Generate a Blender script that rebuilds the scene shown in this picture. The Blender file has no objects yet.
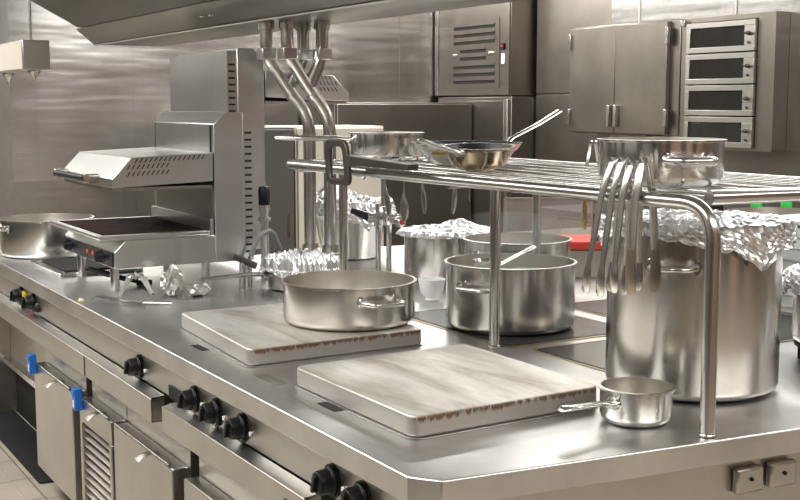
import bpy, bmesh, math, random
from mathutils import Vector, Matrix, noise
PI = math.pi
rnd = random.Random(7)
scene = bpy.context.scene
COL = scene.collection

# ------------------------------------------------------------------ materials
def new_mat(name):
    m = bpy.data.materials.new(name); m.use_nodes = True
    nt = m.node_tree
    return m, nt, nt.nodes['Principled BSDF']

def N(nt, typ, **kw):
    n = nt.nodes.new(typ)
    for k, v in kw.items():
        if k in n.inputs: n.inputs[k].default_value = v
        else: setattr(n, k, v)
    return n

def ramp(nt, fac, stops):
    r = nt.nodes.new('ShaderNodeValToRGB')
    el = r.color_ramp.elements
    while len(el) < len(stops): el.new(0.5)
    for e, (p, c) in zip(el, stops):
        e.position = p
        e.color = (c[0], c[1], c[2], 1) if isinstance(c, (tuple, list)) else (c, c, c, 1)
    nt.links.new(fac, r.inputs[0])
    return r

def steel(name, col=(.62, .60, .57), rough=.28, scale=(6, 6, 260), bump=.03, smudge=.12, grain=.03, rvar=.35, aniso=0.0, wave=0.0):
    """Brushed stainless steel: fine stretched grain, blotchy wear."""
    m, nt, b = new_mat(name)
    b.inputs['Metallic'].default_value = 1
    tc = N(nt, 'ShaderNodeTexCoord')
    mp = N(nt, 'ShaderNodeMapping'); mp.inputs['Scale'].default_value = scale
    nt.links.new(tc.outputs['Object'], mp.inputs['Vector'])
    g = N(nt, 'ShaderNodeTexNoise', Scale=1.0, Detail=3.0)
    nt.links.new(mp.outputs[0], g.inputs['Vector'])
    s = N(nt, 'ShaderNodeTexNoise', Scale=3.2, Detail=6.0, Roughness=.6)
    nt.links.new(tc.outputs['Object'], s.inputs['Vector'])
    lo = tuple(max(0, c * (1 - smudge)) for c in col); hi = tuple(min(1, c * (1 + smudge * .6)) for c in col)
    cr = ramp(nt, s.outputs['Fac'], [(.3, lo), (.7, hi)])
    nt.links.new(cr.outputs[0], b.inputs['Base Color'])
    a = N(nt, 'ShaderNodeMath', operation='MULTIPLY_ADD')
    nt.links.new(s.outputs['Fac'], a.inputs[0]); a.inputs[1].default_value = rough * rvar; a.inputs[2].default_value = rough * (1 - rvar*.5)
    a2 = N(nt, 'ShaderNodeMath', operation='MULTIPLY_ADD')
    nt.links.new(g.outputs['Fac'], a2.inputs[0]); a2.inputs[1].default_value = grain
    nt.links.new(a.outputs[0], a2.inputs[2])
    nt.links.new(a2.outputs[0], b.inputs['Roughness'])
    if wave:
        mw = N(nt, 'ShaderNodeMapping'); mw.inputs['Scale'].default_value = (.9, .9, 6.5)
        nt.links.new(tc.outputs['Object'], mw.inputs['Vector'])
        wv = N(nt, 'ShaderNodeTexNoise', Scale=1.0, Detail=2.0); nt.links.new(mw.outputs[0], wv.inputs['Vector'])
        bw = N(nt, 'ShaderNodeBump', Strength=1.0, Distance=wave)
        nt.links.new(wv.outputs['Fac'], bw.inputs['Height']); nt.links.new(bw.outputs[0], b.inputs['Normal'])
    if bump > .025:
        bp = N(nt, 'ShaderNodeBump', Strength=bump, Distance=.002)
        nt.links.new(g.outputs['Fac'], bp.inputs['Height'])
        nt.links.new(bp.outputs[0], b.inputs['Normal'])
    if aniso:
        b.inputs['Anisotropic'].default_value = aniso; b.inputs['Anisotropic Rotation'].default_value = .25
        tg_ = N(nt, 'ShaderNodeTangent', direction_type='RADIAL', axis='Z')
        nt.links.new(tg_.outputs[0], b.inputs['Tangent'])
    return m

def plain(name, col, rough=.5, metal=0.0, var=.08, nscale=12, bump=0.0, spec=.5, trans=0.0, emit=None, alpha=1):
    m, nt, b = new_mat(name)
    b.inputs['Metallic'].default_value = metal; b.inputs['Roughness'].default_value = rough
    b.inputs['Specular IOR Level'].default_value = spec
    tc = N(nt, 'ShaderNodeTexCoord')
    s = N(nt, 'ShaderNodeTexNoise', Scale=nscale, Detail=5.0)
    nt.links.new(tc.outputs['Object'], s.inputs['Vector'])
    cr = ramp(nt, s.outputs['Fac'], [(.3, tuple(c * (1 - var) for c in col)), (.7, tuple(min(1, c * (1 + var)) for c in col))])
    nt.links.new(cr.outputs[0], b.inputs['Base Color'])
    if bump:
        bp = N(nt, 'ShaderNodeBump', Strength=bump, Distance=.01)
        nt.links.new(s.outputs['Fac'], bp.inputs['Height']); nt.links.new(bp.outputs[0], b.inputs['Normal'])
    if trans: b.inputs['Transmission Weight'].default_value = trans
    if alpha < 1: b.inputs['Alpha'].default_value = alpha
    if emit:
        b.inputs['Emission Color'].default_value = (*emit[0], 1); b.inputs['Emission Strength'].default_value = emit[1]
    return m

def griddle_mat(name, top):
    """Scoured steel hot plate: streaky white-grey top, brown burnt runs on the rim."""
    m, nt, b = new_mat(name)
    b.inputs['Metallic'].default_value = .6
    tc = N(nt, 'ShaderNodeTexCoord')
    mp = N(nt, 'ShaderNodeMapping'); mp.inputs['Scale'].default_value = (9.0, 2.0, 3); mp.inputs['Rotation'].default_value = (0, 0, .08)
    nt.links.new(tc.outputs['Object'], mp.inputs['Vector'])
    s = N(nt, 'ShaderNodeTexNoise', Scale=1.0, Detail=7.0, Roughness=.62, Distortion=.4)
    nt.links.new(mp.outputs[0], s.inputs['Vector'])
    c1 = ramp(nt, s.outputs['Fac'], [(.30, (.36, .325, .27)), (.44, (.60, .575, .52)), (.66, (.86, .845, .80))])
    # burnt rim, driven by height and by vertical noise
    sep = N(nt, 'ShaderNodeSeparateXYZ'); nt.links.new(tc.outputs['Object'], sep.inputs[0])
    mp2 = N(nt, 'ShaderNodeMapping'); mp2.inputs['Scale'].default_value = (120, 120, 14)
    nt.links.new(tc.outputs['Object'], mp2.inputs['Vector'])
    s2 = N(nt, 'ShaderNodeTexNoise', Scale=1.0, Detail=4.0); nt.links.new(mp2.outputs[0], s2.inputs['Vector'])
    h = N(nt, 'ShaderNodeMapRange'); h.inputs['From Min'].default_value = top - .030; h.inputs['From Max'].default_value = top - .003
    nt.links.new(sep.outputs['Z'], h.inputs['Value'])
    mul = N(nt, 'ShaderNodeMath', operation='MULTIPLY'); nt.links.new(h.outputs[0], mul.inputs[0]); nt.links.new(s2.outputs['Fac'], mul.inputs[1])
    msk = ramp(nt, mul.outputs[0], [(.27, 0.0), (.42, 1.0)])
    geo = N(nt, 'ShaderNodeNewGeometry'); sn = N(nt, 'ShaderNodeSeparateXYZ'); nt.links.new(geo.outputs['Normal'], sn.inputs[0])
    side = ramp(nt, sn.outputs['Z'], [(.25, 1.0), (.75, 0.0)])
    neg = N(nt, 'ShaderNodeMath', operation='MULTIPLY_ADD'); nt.links.new(sn.outputs['Y'], neg.inputs[0]); neg.inputs[1].default_value = -.5; neg.inputs[2].default_value = .5
    near = ramp(nt, neg.outputs[0], [(.70, .0), (.95, 1.0)])
    mm = N(nt, 'ShaderNodeMath', operation='MULTIPLY'); nt.links.new(msk.outputs[0], mm.inputs[0]); nt.links.new(near.outputs[0], mm.inputs[1])
    sc = ramp(nt, s2.outputs['Fac'], [(.35, (.045, .024, .012)), (.7, (.19, .095, .045))])
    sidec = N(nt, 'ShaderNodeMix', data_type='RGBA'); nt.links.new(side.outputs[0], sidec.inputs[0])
    nt.links.new(c1.outputs[0], sidec.inputs[6]); sidec.inputs[7].default_value = (.40, .375, .345, 1)  # sides coloured darker, standing in for what the steel reflects
    mx = N(nt, 'ShaderNodeMix', data_type='RGBA'); nt.links.new(mm.outputs[0], mx.inputs[0])
    nt.links.new(sidec.outputs[2], mx.inputs[6]); nt.links.new(sc.outputs[0], mx.inputs[7])
    nt.links.new(mx.outputs[2], b.inputs['Base Color'])
    rr = ramp(nt, s.outputs['Fac'], [(.3, .48), (.7, .34)])
    nt.links.new(rr.outputs[0], b.inputs['Roughness'])
    inv = N(nt, 'ShaderNodeMath', operation='MULTIPLY_ADD'); nt.links.new(mm.outputs[0], inv.inputs[0]); inv.inputs[1].default_value = -.6; inv.inputs[2].default_value = .6
    nt.links.new(inv.outputs[0], b.inputs['Metallic'])
    return m

def tile_mat(name, c1, c2, mortar, scale=1.0, w=.3, h=.3, off=0.0, rough=.35):
    m, nt, b = new_mat(name)
    b.inputs['Roughness'].default_value = rough
    tc = N(nt, 'ShaderNodeTexCoord')
    br = N(nt, 'ShaderNodeTexBrick'); br.offset = off
    br.inputs['Scale'].default_value = scale; br.inputs['Brick Width'].default_value = w; br.inputs['Row Height'].default_value = h
    br.inputs['Mortar Size'].default_value = .004; br.inputs['Color1'].default_value = (*c1, 1); br.inputs['Color2'].default_value = (*c2, 1); br.inputs['Mortar'].default_value = (*mortar, 1)
    nt.links.new(tc.outputs['Object'], br.inputs['Vector'])
    s = N(nt, 'ShaderNodeTexNoise', Scale=5.0, Detail=5.0); nt.links.new(tc.outputs['Object'], s.inputs['Vector'])
    mx = N(nt, 'ShaderNodeMix', data_type='RGBA', blend_type='MULTIPLY'); mx.inputs[0].default_value = .35
    nt.links.new(br.outputs['Color'], mx.inputs[6]); r = ramp(nt, s.outputs['Fac'], [(.3, .7), (.7, 1.0)]); nt.links.new(r.outputs[0], mx.inputs[7])
    nt.links.new(mx.outputs[2], b.inputs['Base Color'])
    return m

M = {}
M['top'] = steel('worktop_steel', (.70, .695, .68), .335, (60, 5, 60), .02, .20, rvar=.5)
M['body'] = steel('cabinet_steel', (.58, .56, .52), .31, (4, 4, 160), .02, .12)
M['fascia'] = steel('fascia_steel', (.58, .565, .53), .31, (120, 2, 120), .02, .12)
M['pot'] = steel('pot_steel', (.72, .71, .69), .17, (3, 3, 90), .015, .08, aniso=.6)
M['potdull'] = steel('worn_pot_steel', (.62, .60, .57), .20, (30, 30, 3), .02, .14, aniso=.6)
M['potin'] = steel('pot_inside_steel', (.68, .655, .60), .34, (3, 3, 60), .01, .08)
M['bright'] = steel('polished_steel', (.72, .71, .69), .18, (5, 5, 40), .008, .06)
M['rail'] = steel('rail_steel', (.62, .605, .58), .22, (30, 30, 30), .008, .08)
M['sal'] = steel('salamander_steel', (.66, .655, .64), .31, (3, 3, 120), .015, .08)
M['saldark'] = steel('salamander_back_steel', (.40, .385, .36), .33, (90, 3, 3), .015, .15)
M['wall'] = steel('wall_panel_steel', (.63, .62, .60), .215, (1.2, 1.2, 30), .02, .08, wave=.0055)
M['taupe'] = steel('taupe_cabinet_steel', (.36, .33, .295), .34, (2, 2, 60), .02, .12)
M['taupedark'] = steel('dark_cabinet_steel', (.29, .27, .245), .36, (2, 2, 60), .02, .12)
M['oven'] = steel('oven_trim_steel', (.58, .56, .52), .34, (3, 3, 60), .015, .08)
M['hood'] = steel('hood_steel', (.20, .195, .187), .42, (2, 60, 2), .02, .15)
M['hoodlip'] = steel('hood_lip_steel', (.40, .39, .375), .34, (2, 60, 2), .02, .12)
M['foil'] = steel('aluminium_foil', (.78, .78, .785), .33, (30, 30, 30), .02, .06)
M['foilw'] = steel('used_foil', (.66, .65, .62), .40, (30, 30, 30), .02, .15)
M['tong'] = steel('tongs_steel', (.64, .62, .59), .21, (30, 30, 6), .01, .12)
M['tongdark'] = steel('stained_tongs_steel', (.36, .31, .26), .31, (30, 30, 6), grain=.02) if False else steel('stained_tongs_steel', (.36, .31, .26), .31, (30, 30, 6), .02, .25)
M['gold'] = steel('gold_steel', (.70, .50, .20), .25, (30, 30, 30), .02, .25)
M['brass'] = steel('burnt_pan_steel', (.46, .385, .28), .20, (14, 14, 22), .02, .95)
M['tool'] = steel('dark_cast_steel', (.13, .12, .105), .48, (20, 20, 20), .02, .25)
M['griddle'] = griddle_mat('hot_plate_steel', .05)
M['black'] = plain('black_plastic', (.008, .008, .009), .38, spec=.35)
M['blackmat'] = plain('matt_black', (.012, .011, .010), .7)
M['dark'] = plain('dark_recess', (.02, .018, .016), .6)
M['navy'] = plain('navy_panel', (.012, .014, .024), .25)
M['glass_hob'] = plain('dark_hob_glass', (.05, .05, .048), .22, var=.3, nscale=5)
M['hobtrim'] = steel('tan_hob_trim', (.50, .40, .27), .35)
M['plate'] = plain('burnt_grill_plate', (.040, .020, .015), .62, var=.5, nscale=9, spec=.2)
M['nonstick'] = plain('grey_nonstick', (.030, .032, .036), .34, var=.3, nscale=60, bump=.05)
M['blue'] = plain('blue_plastic', (.015, .16, .55), .35)
M['white'] = plain('white_plastic', (.84, .85, .84), .35)
M['cream'] = plain('cream_enamel', (.74, .69, .60), .45, var=.04, nscale=3)
M['grey'] = plain('grey_enamel', (.12, .115, .105), .4, var=.06, nscale=3)
M['red'] = plain('red_plastic', (.62, .06, .045), .4)
M['yellow'] = plain('yellow_plastic', (.75, .6, .03), .4)
M['crumb'] = plain('pale_crumb', (.72, .68, .38), .6)
M['green'] = plain('green_plastic', (.03, .55, .08), .4)
M['amber'] = plain('amber_lamp', (.8, .18, .03), .4)
M['bottle'] = plain('dark_bottle_glass', (.012, .010, .010), .08)
M['hose'] = plain('grey_rubber_hose', (.24, .245, .23), .5)
M['redbut'] = plain('red_button', (.55, .02, .03), .35)
M['water'] = plain('cloudy_water', (.42, .43, .40), .12, var=.1, nscale=20)
M['pad'] = plain('black_floor_sheet', (.018, .018, .018), .45, var=.3)
M['clear'] = plain('clear_plastic', (.75, .72, .68), .10, alpha=.16)
M['ovenglass'] = plain('dark_oven_glass', (.05, .046, .040), .06, alpha=.55)
M['ovenin'] = plain('oven_inside', (.045, .04, .034), .5)
M['floor'] = tile_mat('beige_floor_tile', (.47, .42, .345), (.42, .375, .31), (.20, .17, .14), 1.0, .60, .30, .0, .4)
M['ceil'] = plain('white_ceiling', (.46, .455, .44), .8, nscale=2)
M['paint'] = plain('pale_wall_paint', (.42, .41, .39), .7, nscale=2)
M['salmon'] = plain('terracotta_wall_paint', (.48, .30, .23), .7, nscale=2)
M['tile'] = plain('dark_dado', (.045, .042, .038), .5, nscale=2)

# ------------------------------------------------------------------ mesh building
class MB:
    def __init__(s): s.v = []; s.f = []; s.m = []; s.sm = []
    def add(s, verts, faces, mat=0, smooth=True):
        b = len(s.v); s.v += [tuple(v) for v in verts]
        for f in faces: s.f.append(tuple(b + i for i in f)); s.m.append(mat); s.sm.append(smooth)
        return s
    def box(s, lo, hi, mat=0, rot=None, piv=None):
        x0, y0, z0 = lo; x1, y1, z1 = hi
        vs = [Vector(p) for p in ((x0,y0,z0),(x1,y0,z0),(x1,y1,z0),(x0,y1,z0),(x0,y0,z1),(x1,y0,z1),(x1,y1,z1),(x0,y1,z1))]
        if rot is not None:
            c = Vector(piv) if piv else (Vector(lo) + Vector(hi)) / 2
            vs = [c + rot @ (v - c) for v in vs]
        return s.add(vs, [(0,3,2,1),(4,5,6,7),(0,1,5,4),(1,2,6,5),(2,3,7,6),(3,0,4,7)], mat)
    def prism(s, poly, axis, a, b, mat=0):
        """poly: 2D points (CCW); axis 'x': (y,z), 'y': (x,z), 'z': (x,y)."""
        n = len(poly)
        def P(p, t): return {'x': (t, p[0], p[1]), 'y': (p[0], t, p[1]), 'z': (p[0], p[1], t)}[axis]
        vs = [P(p, a) for p in poly] + [P(p, b) for p in poly]
        fs = [(i, (i+1) % n, n + (i+1) % n, n + i) for i in range(n)] + [tuple(range(n-1, -1, -1)), tuple(range(n, 2*n))]
        return s.add(vs, fs, mat)
    def lathe(s, prof, o=(0,0,0), seg=56, mat=0, axis='z', close=False):
        n = len(prof); vs = []; fs = []
        for i in range(seg):
            a = 2*PI*i/seg; c, sn = math.cos(a), math.sin(a)
            for r, h in prof:
                p = {'z': (r*c, r*sn, h), 'x': (h, r*c, r*sn), 'y': (r*sn, h, r*c)}[axis]
                vs.append((o[0]+p[0], o[1]+p[1], o[2]+p[2]))
        for i in range(seg):
            j = (i+1) % seg
            for k in range(n if close else n-1):
                l = (k+1) % n
                if prof[k][0] < 1e-9 and prof[l][0] < 1e-9: continue
                fs.append((i*n+k, j*n+k, j*n+l, i*n+l))
        return s.add(vs, fs, mat)
    def sweep(s, pts, rads, seg=12, mat=0, up=(0,0,1), cap=True):
        """elliptical tube; rads a number or a list of (side, up) radii."""
        pts = [Vector(p) for p in pts]; n = len(pts)
        if not isinstance(rads, list): rads = [(rads, rads)] * n
        up = Vector(up); vs = []; prev = None
        for i, p in enumerate(pts):
            t = (pts[min(i+1, n-1)] - pts[max(i-1, 0)]).normalized()
            u = up if prev is None else prev
            u = (u - t * u.dot(t))
            if u.length < 1e-4: u = Vector((1, 0, 0)) - t * t.x
            if u.length < 1e-4: u = Vector((0, 1, 0)) - t * t.y
            u.normalize(); prev = u; sd = t.cross(u)
            for k in range(seg):
                a = 2*PI*k/seg
                vs.append(p + sd * (math.cos(a)*rads[i][0]) + u * (math.sin(a)*rads[i][1]))
        fs = []
        for i in range(n-1):
            for k in range(seg):
                l = (k+1) % seg
                fs.append((i*seg+k, i*seg+l, (i+1)*seg+l, (i+1)*seg+k))
        if cap: fs += [tuple(range(seg-1, -1, -1)), tuple((n-1)*seg+k for k in range(seg))]
        return s.add(vs, fs, mat)
    def cyl(s, p0, p1, r, seg=20, mat=0): return s.sweep([p0, p1], r, seg, mat)
    def build(s, name, mats, parent=None, loc=(0,0,0), bevel=0, seg=2, angle=38, flat=False):
        me = bpy.data.meshes.new(name); me.from_pydata(s.v, [], s.f)
        mats = mats if isinstance(mats, (list, tuple)) else [mats]
        for m in mats: me.materials.append(M[m] if isinstance(m, str) else m)
        bm = bmesh.new(); bm.from_mesh(me)
        for f, mi in zip(bm.faces, s.m): f.material_index = mi
        bmesh.ops.recalc_face_normals(bm, faces=bm.faces[:])
        bm.to_mesh(me); bm.free()
        if flat:
            me.shade_flat()
        else:
            me.shade_smooth(); me.set_sharp_from_angle(angle=math.radians(angle))
        o = bpy.data.objects.new(name, me); COL.objects.link(o); o.location = loc
        if parent is not None: o.parent = parent
        if bevel:
            b = o.modifiers.new('bevel', 'BEVEL'); b.width = bevel; b.segments = seg; b.limit_method = 'ANGLE'; b.angle_limit = math.radians(40)
            b.harden_normals = False
        return o

def fillet(pts, r, n=7):
    pts = [Vector(p) for p in pts]; out = [pts[0]]
    for i in range(1, len(pts)-1):
        a, b, c = pts[i-1], pts[i], pts[i+1]
        d1 = (a-b); d2 = (c-b); l = min(r, d1.length*.49, d2.length*.49)
        p, q = b + d1.normalized()*l, b + d2.normalized()*l
        for k in range(n+1):
            t = k/n; out.append(p*(1-t)**2 + b*2*t*(1-t) + q*t*t)
    out.append(pts[-1]); return out

def round_poly(pts, r, n=5):
    out = []
    m = len(pts)
    for i in range(m):
        a, b, c = Vector(pts[i-1]), Vector(pts[i]), Vector(pts[(i+1) % m])
        p, q = b + (a-b).normalized()*r, b + (c-b).normalized()*r
        for k in range(n+1):
            t = k/n; out.append(tuple(p*(1-t)**2 + b*2*t*(1-t) + q*t*t))
    return out

def tag(o, label, cat, group=None, kind=None):
    if label: o['label'] = label
    if cat: o['category'] = cat
    if group: o['group'] = group
    if kind: o['kind'] = kind
    return o
def thing(name, label, cat, loc=(0,0,0), rz=0, group=None):
    o = bpy.data.objects.new(name, None); COL.objects.link(o); o.location = loc; o.rotation_euler = (0, 0, rz)
    o.empty_display_size = .05
    return tag(o, label, cat, group)
def dup(o, loc, rz, label, group=None, parent=None):
    def cp(x, par):
        c = x.copy(); COL.objects.link(c)
        if par is not None: c.parent = par
        for ch in list(x.children): cp(ch, c)
        return c
    r = cp(o, None); r.location = loc; r.rotation_euler = (0, 0, rz); r['label'] = label
    if group: r['group'] = group
    return r
def struct(o): o['kind'] = 'structure'; return o
def one(mb, name, mat, label, cat, loc=(0,0,0), group=None, **kw):
    return tag(mb.build(name, mat, None, loc, **kw), label, cat, group)

TOP = .90
# ------------------------------------------------------------------ room shell
struct(MB().box((-4, -5, -.1), (6, 8, 0)).build('floor', 'floor'))
struct(MB().box((-4, -5, 3.0), (6, 8, 3.1)).build('ceiling', 'ceil'))
struct(MB().box((-4, 7.1, 0), (6, 7.25, 3.0)).build('wall_far', 'wall'))
struct(MB().box((4.95, 4.92, 0), (5.1, 7.1, 3.0)).box((4.52, -5, 0), (5.1, 4.92, 3.0)).build('wall_right', 'wall'))
struct(MB().box((-4.1, -5, 1.1), (-4, 7.1, 3.0)).box((-4.1, -5, 0), (-3.98, 7.1, 1.1), 1).build('wall_left', ['paint', 'tile']))  # dark dado added out of view for contrast in steel reflections
struct(MB().box((-4, -5.1, 0), (6, -5, 3.0)).build('wall_near', 'salmon'))
for i, x in enumerate((.99, 1.72, 2.50, 3.27, 4.04)):
    struct(MB().box((x-.004, 7.096, .1), (x+.004, 7.1, 3.0)).build('trim_%d' % (i+1), 'wall'))
struct(MB().box((.55, 7.06, 0), (.80, 7.099, 3.0)).build('trim_6', 'hoodlip'))
for i, y in enumerate((4.62, 3.72, 2.8, 1.9)):
    struct(MB().box((4.514, y-.008, 1.96), (4.52, y+.008, 3.0)).build('trim_%d' % (i+7), 'oven'))
struct(MB().box((4.505, -4, .0), (4.52, .45, .1)).build('baseboard_right', 'taupedark'))
# dark panels added out of view to reflect as streaks in the steel
for i, x in enumerate((-2.6, .2, 2.3)):
    struct(MB().box((x, -4.999, 0), (x+1.0, -4.96, 2.15)).build('reflection_panel_%d' % (i+1), 'tile', bevel=.005))
for i, y in enumerate((-3.6, -.9, 2.2, 4.4)):
    struct(MB().box((-3.999, y, 0), (-3.95, y+.9, 2.2)).build('reflection_panel_%d' % (i+4), 'tile', bevel=.005))

# ------------------------------------------------------------------ island worktop
wt = thing('worktop', 'long brushed stainless steel worktop of the cooking island', 'worktop', (0, 0, TOP))
def yend(x): return -.086 * x
outl = [(-.008, .055), (.035, 0.0), (2.29, yend(2.29)), (2.29, 3.35), (.97, 3.35), (.97, 4.6), (-.008, 4.6)]
mb = MB()
mb.prism(outl, 'z', -.055, 0)
mb.build('top_panel', 'top', wt, bevel=.003, seg=2)
for i, (x, y) in enumerate(((.087, 1.408), (.104, .604))):
    MB().box((x-.012, y-.045, .0003), (x+.012, y+.045, .0012)).build('slot', 'dark', wt)
mb = MB()   # shallow pressed basins beside the hot plates
mb.prism(round_poly([(.075, .86), (.118, .86), (.118, 1.0), (.075, 1.0)], .02), 'z', .0003, .001)
mb.build('pressed_recess', 'oven', wt)
for (poly, nm) in (([(.852, .955), (1.365, .955), (1.365, 1.62), (.852, 1.62)], 'front stockpot'), ([(.905, .30), (1.24, .30), (1.24, .915), (.895, .905)], 'big foil covered pot'), ([(1.44, .62), (1.98, .62), (1.98, 1.50), (1.44, 1.50)], 'rear edge of the rack')):
    h = thing('induction_hob', 'flush dark glass hob with a thin tan trim under the ' + nm if 'rear' not in nm else 'flush dark glass hob lying behind the open stockpot with the ladle', 'hob', (0, 0, TOP), 0, 'dark glass hobs')
    MB().prism(round_poly(poly, .03), 'z', .001, .003).build('trim_frame', 'hobtrim', h)
    c = Vector((sum(p[0] for p in poly)/4, sum(p[1] for p in poly)/4))
    def shrink(k): return [tuple(c + (Vector(p)-c)*(1 - k/ (Vector(p)-c).length)) for p in poly]
    MB().prism(round_poly(shrink(.014), .03), 'z', .0031, .0036).build('seal', 'blackmat', h)
    MB().prism(round_poly(shrink(.026), .03), 'z', .0037, .0042).build('glass', 'glass_hob', h)

# ------------------------------------------------------------------ hot plates
def hot_plate(poly, label):
    t = thing('hot_plate', label, 'griddle', (0, 0, TOP), 0, 'raised steel hot plates')
    p = round_poly(poly, .035, 6)
    MB().prism(p, 'z', .003, .05).build('cooking_plate', 'griddle', t, bevel=.006, seg=3)
    c = Vector((sum(q[0] for q in poly)/4, sum(q[1] for q in poly)/4))
    f = [tuple(c + (Vector(q)-c)*1.025) for q in poly]
    MB().prism(round_poly(f, .045, 6), 'z', .0012, .0028).build('base_flange', 'top', t)
hot_plate([(.128, .262), (.655, .290), (.655, .875), (.122, .845)], 'raised scoured steel hot plate with nothing on it, nearest the worktop corner')
hot_plate([(.105, 1.085), (.672, 1.115), (.672, 1.745), (.145, 1.745)], 'raised steel hot plate under the wide braising pan')

# ------------------------------------------------------------------ front of the island
cp = thing('control_panel', 'recessed steel control panel with black knobs under the worktop edge', 'control panel', (0, 0, 0))
MB().box((.03, .06, .7415), (.045, 4.58, .842)).build('panel', 'fascia', cp)
def knob(y, z=.7785, r=.034):
    bz = MB().lathe([(0, -.004), (r*1.12, -.004), (r*1.12, 0), (0, 0)], (.029, y, z), 28, axis='x').build('bezel', 'black', cp)
    k = MB().lathe([(0, -.042), (r*.72, -.040), (r*.80, -.034), (r*.86, -.012), (r, -.008), (r, -.0045), (0, -.0045)], (.029, y, z), 28, axis='x')
    k.box((.029-.050, y-.0055, z-r*.62), (.029-.035, y+.0055, z+r*.62), rot=Matrix.Rotation(.35, 3, 'X'))
    kb = k.build('knob', 'black', cp, bevel=.0015)
    MB().lathe([(0, -.004), (.006, -.004), (.006, 0), (0, 0)], (.029, y-.055, z-.004), 14, axis='x').build('indicator_light', 'white', cp)
for y in (1.795, 1.30, 1.135, .955, .445, .305): knob(y)
knob(3.20, .783, .036); knob(3.42, .783, .036)
MB().box((.026, 1.40, .738), (.0295, 1.515, .776)).build('vent_opening', 'blackmat', cp)
for (y, z, r, m) in ((3.34, .800, .016, 'yellow'), (3.30, .770, .016, 'redbut'), (3.29, .764, .012, 'redbut'), (3.12, .770, .017, 'blackmat')):
    MB().lathe([(0, -.016), (r*.8, -.014), (r, -.008), (r, 0), (0, 0)], (.029, y, z), 18, axis='x').build('push_button', m, cp)

def drip(y0, y1, label):
    t = thing('drip_tray', label, 'drip tray', (0, 0, 0))
    MB().prism([(-.015, .655), (.05, .655), (.05, .66), (-.010, .66), (-.010, .722), (.028, .732), (.028, .737), (-.015, .728)], 'y', y0, y1).build('front_strip', 'fascia', t, bevel=.0015)
    MB().box((-.013, y0, .656), (.028, y0+.004, .732)).build('end_plate', 'body', t)
    return t
d = drip(1.56, 4.55, 'long projecting steel drip tray front on the far part of the island')
MB().box((-.017, 2.28, .657), (-.0155, 2.284, .728)).build('joint', 'dark', d)
d = drip(.50, 1.46, 'shorter projecting steel drip tray front nearest the worktop corner')
MB().box((-.0185, .52, .665), (-.0155, .60, .70)).build('opening', 'blackmat', d)

def cabinet(y0, y1, label, door='plain', clip=False, handle=True, dy=(0.012, .012)):
    t = thing('cabinet', label, 'cabinet', (0, y0, 0), 0, 'steel cabinets under the worktop front')
    w = y1 - y0
    b = MB().box((.05, .001, .10), (.95, w-.001, .648)).box((.10, .001, .0), (.95, w-.001, .10), 1)
    b.build('carcass', ['body', 'tile'], t)
    a, c = dy[0], w - dy[1]
    D = MB()
    if door == 'plain':
        D.box((-.002, a, .115), (.049, c, .548))
        d = D.build('door', 'body', t, bevel=.004)
    else:
        D.box((-.002, a, .115), (.049, c, .165)); D.box((-.002, a, .465), (.049, c, .548))
        D.box((-.002, a, .165), (.049, a+.03, .465)); D.box((-.002, c-.03, .165), (.049, c, .465))
        d = D.build('vent_door', 'body', t, bevel=.003)
        L = MB().box((.040, a+.03, .165), (.046, c-.03, .465), 1)
        for i in range(10):
            z = .172 + i*.030
            L.box((.002, a+.03, z), (.030, c-.03, z+.004), 0, rot=Matrix.Rotation(-.50, 3, 'Y'))
        L.build('louvres', ['taupe', 'dark'], d)
    if handle:
        h = MB().sweep([(-.004, a+.02, .5545), (-.004, c-.03, .5545)], .0048, 10)
        for q in (a+.05, c-.06): h.box((-.009, q, .5485), (.010, q+.02, .553))
        h.build('latch_rod', 'rail', d)
        y = w*.32
        MB().sweep([(.016, y, .5515), (-.012, y, .553), (-.040, y, .546), (-.052, y, .535)], [(.020, .003), (.020, .003), (.022, .003), (.022, .0025)], 12).build('handle', 'taupe', d)
    if clip:
        cl = MB().box((-.030, c-.05, .512), (-.0025, c-.004, .590)).box((-.034, c-.043, .566), (-.030, c-.012, .583)).build('blue_clip', 'blue', d, bevel=.005)
        cl['label'] = 'bright blue plastic safety clip'
        MB().box((-.0315, c-.036, .522), (-.0302, c-.020, .548)).build('sticker', 'white', cl)
    return t
cabinet(2.505, 3.115, 'steel refrigerated cabinet with a blue clip, first from the open bay', clip=True)
cabinet(2.015, 2.43, 'narrow steel cabinet with horizontal louvres and a blue clip', door='vent', clip=True)
cabinet(1.405, 2.010, 'plain steel cabinet with a chrome paddle latch, right beside the louvred cabinet')
cabinet(.74, 1.335, 'plain steel cabinet under the three grouped black knobs', handle=False)
cabinet(.06, .735, 'plain steel cabinet at the end of the island under the nearest two knobs', handle=False)
# back side of the island
t = thing('cabinet', 'large steel cabinet block on the rear side of the island', 'cabinet', (0, 0, 0))
MB().box((1.0, .06, .1), (2.2, 3.30, .842)).box((1.05, .12, 0), (2.15, 3.25, .1), 1).build('carcass', ['body', 'tile'], t)
for y in (.1, 1.2, 2.3): MB().box((2.201, y, .14), (2.22, y+.98, .80)).build('door', 'body', t, bevel=.003)
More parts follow.
